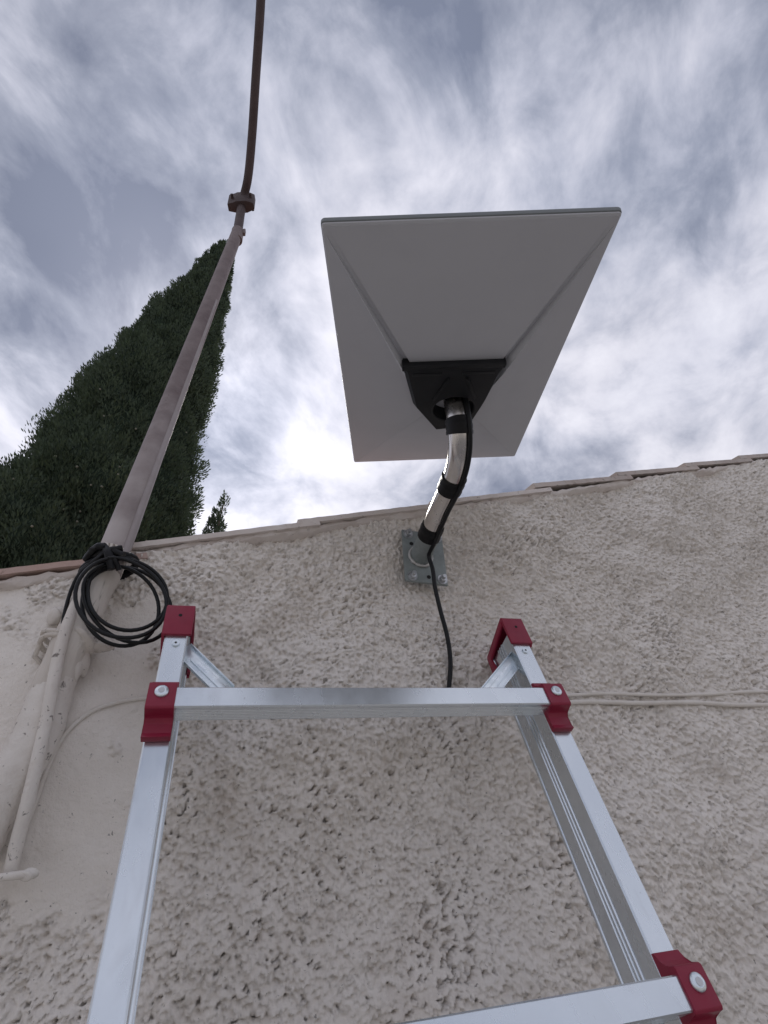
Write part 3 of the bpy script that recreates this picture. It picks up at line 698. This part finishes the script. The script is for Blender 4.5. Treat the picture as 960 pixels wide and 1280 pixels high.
# ------------------------------------------------------------------ trees beyond the house
def crown_mesh(name, prof, seed, n_leaf, leaf, parent, fuzz=.10, clump=.22):
    """prof: rows (z, cx, cy, radius); sprays of small leaves over a lumpy spindle."""
    g = np.random.default_rng(seed); P = np.array(prof, float); zs = P[:, 0]
    dz = np.diff(zs); area = (P[:-1, 3] + P[1:, 3]) / 2 * dz; cum = np.concatenate([[0], np.cumsum(area)]); cum /= cum[-1]
    def place(n):
        z = np.interp(g.random(n), cum, zs); a = g.random(n) * 2 * math.pi; return z, a
    per = 100; ns = n_leaf // per; z, a = place(ns)
    def surf(z, a):
        cx_, cy_, r = (np.interp(z, zs, P[:, i]) for i in (1, 2, 3))
        k = 1 + clump * .25 * (np.sin(3 * a + 2.1 * z) * np.sin(5.3 * z + 2 * a) + .7 * np.sin(7 * a - 4.7 * z + 1) * np.sin(9.1 * z + a))
        return cx_, cy_, r * k
    cx_, cy_, r = surf(z, a)
    size = np.clip(r * .12, .030, .090) * (.65 + .75 * g.random(ns))          # half-width of each flame-shaped clump
    rr = r - size * .9 - np.abs(g.normal(0, .05, ns)) * r; stray = g.random(ns) < .0; rr[stray] += size[stray] * (.5 + .9 * g.random(stray.sum()))
    S = np.stack([cx_ + np.cos(a) * rr, cy_ + np.sin(a) * rr, z], -1)
    ax = np.stack([np.cos(a) * .30, np.sin(a) * .30, np.ones(ns)], -1) + g.normal(0, .16, (ns, 3)); ax /= np.linalg.norm(ax, axis=1)[:, None]
    S = np.repeat(S, per, 0); ax = np.repeat(ax, per, 0); sz = np.repeat(size, per)[:, None]; N = len(S)
    u = g.normal(0, 1, (N, 3)); u /= np.linalg.norm(u, axis=1)[:, None]
    al = (u * ax).sum(1, keepdims=True); rad_ = (u - ax * al); taper = np.clip(1.05 - .55 * al, .3, 1.3)
    base = S + (rad_ * taper + ax * al * 2.1) * sz * (1 - .45 * g.random((N, 1)) ** 2)
    d2 = ax * 1.0 + rad_ * .60 + g.normal(0, .18, (N, 3)); d2 /= np.linalg.norm(d2, axis=1)[:, None]
    sd = np.cross(d2, g.normal(0, 1, (N, 3))); sd /= np.linalg.norm(sd, axis=1)[:, None]
    ln = leaf * (.7 + .9 * g.random((N, 1))); wd = ln * (.11 + .08 * g.random((N, 1)))
    V = np.stack([base, base + d2 * ln * .5 + sd * wd, base + d2 * ln, base + d2 * ln * .5 - sd * wd], 1).reshape(-1, 3)
    me = bpy.data.meshes.new(name); me.vertices.add(len(V)); me.vertices.foreach_set('co', V.astype(np.float32).ravel())
    me.loops.add(4 * N); me.loops.foreach_set('vertex_index', np.arange(4 * N, dtype=np.int32))
    me.polygons.add(N); me.polygons.foreach_set('loop_start', np.arange(0, 4 * N, 4, dtype=np.int32)); me.polygons.foreach_set('loop_total', np.full(N, 4, dtype=np.int32)); me.update()
    return finish(name, me, M['leaf'], parent, smooth=False), surf
TY = 4.5
def T3(px, py, Y=TY): return at(px, py, Y)
tree = empty('cypress_tree', (-1.85, TY, 0), 'tall dense dark green cypress tree rising behind the low house', 'tree')
apx = T3(284, 300)
prof = [(.9, -1.80, TY, .95), (1.8, -1.76, TY, 1.18), (CAM_H + 1.0, -1.58, TY, 1.12), (CAM_H + 2.2, -1.46, TY, .97), (CAM_H + 3.3, -1.34, TY, .83), (CAM_H + 4.2, -1.22, TY, .73),
        (CAM_H + 5.3, -1.08, TY, .61), (CAM_H + 6.45, -.92, TY, .48), (CAM_H + 7.4, -.77, TY, .37), (CAM_H + 8.2, -.65, TY, .27), (CAM_H + 8.8, -.57, TY, .185), (CAM_H + 9.2, -.53, TY, .09)]
prof = [(z_, x_ + (.035 if z_ < CAM_H + 7 else .01), y_, r_ + (.035 if z_ < CAM_H + 7 else .01)) for z_, x_, y_, r_ in prof]
crown, surf = crown_mesh('crown', prof, 31, 620000, .034, tree, .10, .50)
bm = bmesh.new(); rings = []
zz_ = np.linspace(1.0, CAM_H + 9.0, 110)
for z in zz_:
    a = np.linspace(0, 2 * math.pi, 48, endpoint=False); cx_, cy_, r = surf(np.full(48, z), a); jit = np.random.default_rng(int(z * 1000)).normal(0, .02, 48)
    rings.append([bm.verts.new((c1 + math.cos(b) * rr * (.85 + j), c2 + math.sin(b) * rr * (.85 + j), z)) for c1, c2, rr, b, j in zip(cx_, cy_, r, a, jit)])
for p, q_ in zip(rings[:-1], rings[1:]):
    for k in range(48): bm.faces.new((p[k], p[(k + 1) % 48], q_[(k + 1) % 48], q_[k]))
bm.faces.new(rings[0][::-1]); bm.faces.new(rings[-1]); bm_obj('crown_blocker', bm, M['core'], tree, auto=0)  # solid core added inside the leaves to stop light passing
tube('trunk', [(-1.86, TY, -.1), (-1.85, TY, .5), (-1.82, TY, 1.2), (-1.7, TY, 3), (-1.3, TY, 6.5), (-.72, TY, 10.3)], [.24, .19, .17, .14, .09, .02], M['bark'], tree, 14, wob=.12, rng=rs)
# pale cones scattered in the lower crown
g = np.random.default_rng(77); bm = bmesh.new()
for _ in range(200):
    z = g.uniform(1.8, CAM_H + 5.0) if g.random() < .8 else g.uniform(1.8, CAM_H + 7.5); a = g.uniform(0, 2 * math.pi)
    cx_, cy_, r = surf(np.array([z]), np.array([a])); k = g.uniform(.93, 1.02); r0 = g.uniform(.007, .013)
    mtx = Matrix.Translation((cx_[0] + math.cos(a) * r[0] * k, cy_[0] + math.sin(a) * r[0] * k, z))
    bmesh.ops.create_icosphere(bm, subdivisions=1, radius=r0, matrix=mtx)
tag(bm_obj('cones', bm, M['cone'], tree, auto=0), kind='stuff')
# one feathery tip of a second tree just above the verge
tp = at(279, 622, 4.0)
tree2 = empty('young_cypress', (tp[0] - .1, 4.0, 0), 'thin feathery tip of a young cypress peeking above the verge', 'tree')
prof2 = [(tp[2] - 1.2, tp[0] - .12, 4.0, .12), (tp[2] - .8, tp[0] - .08, 4.0, .12), (tp[2] - .4, tp[0] - .045, 4.0, .085), (tp[2] - .2, tp[0] - .015, 4.0, .05), (tp[2] + .0, tp[0] + .02, 4.0, .020)]
crown_mesh('crown', prof2, 41, 5000, .026, tree2)
tube('trunk', [(tp[0] - .1, 4.0, -.05), (tp[0] - .1, 4.0, 1.5), (tp[0] - .05, 4.0, tp[2] - .7), (tp[0] + .01, 4.0, tp[2] - .05)], [.05, .035, .018, .005], M['bark'], tree2, 8)
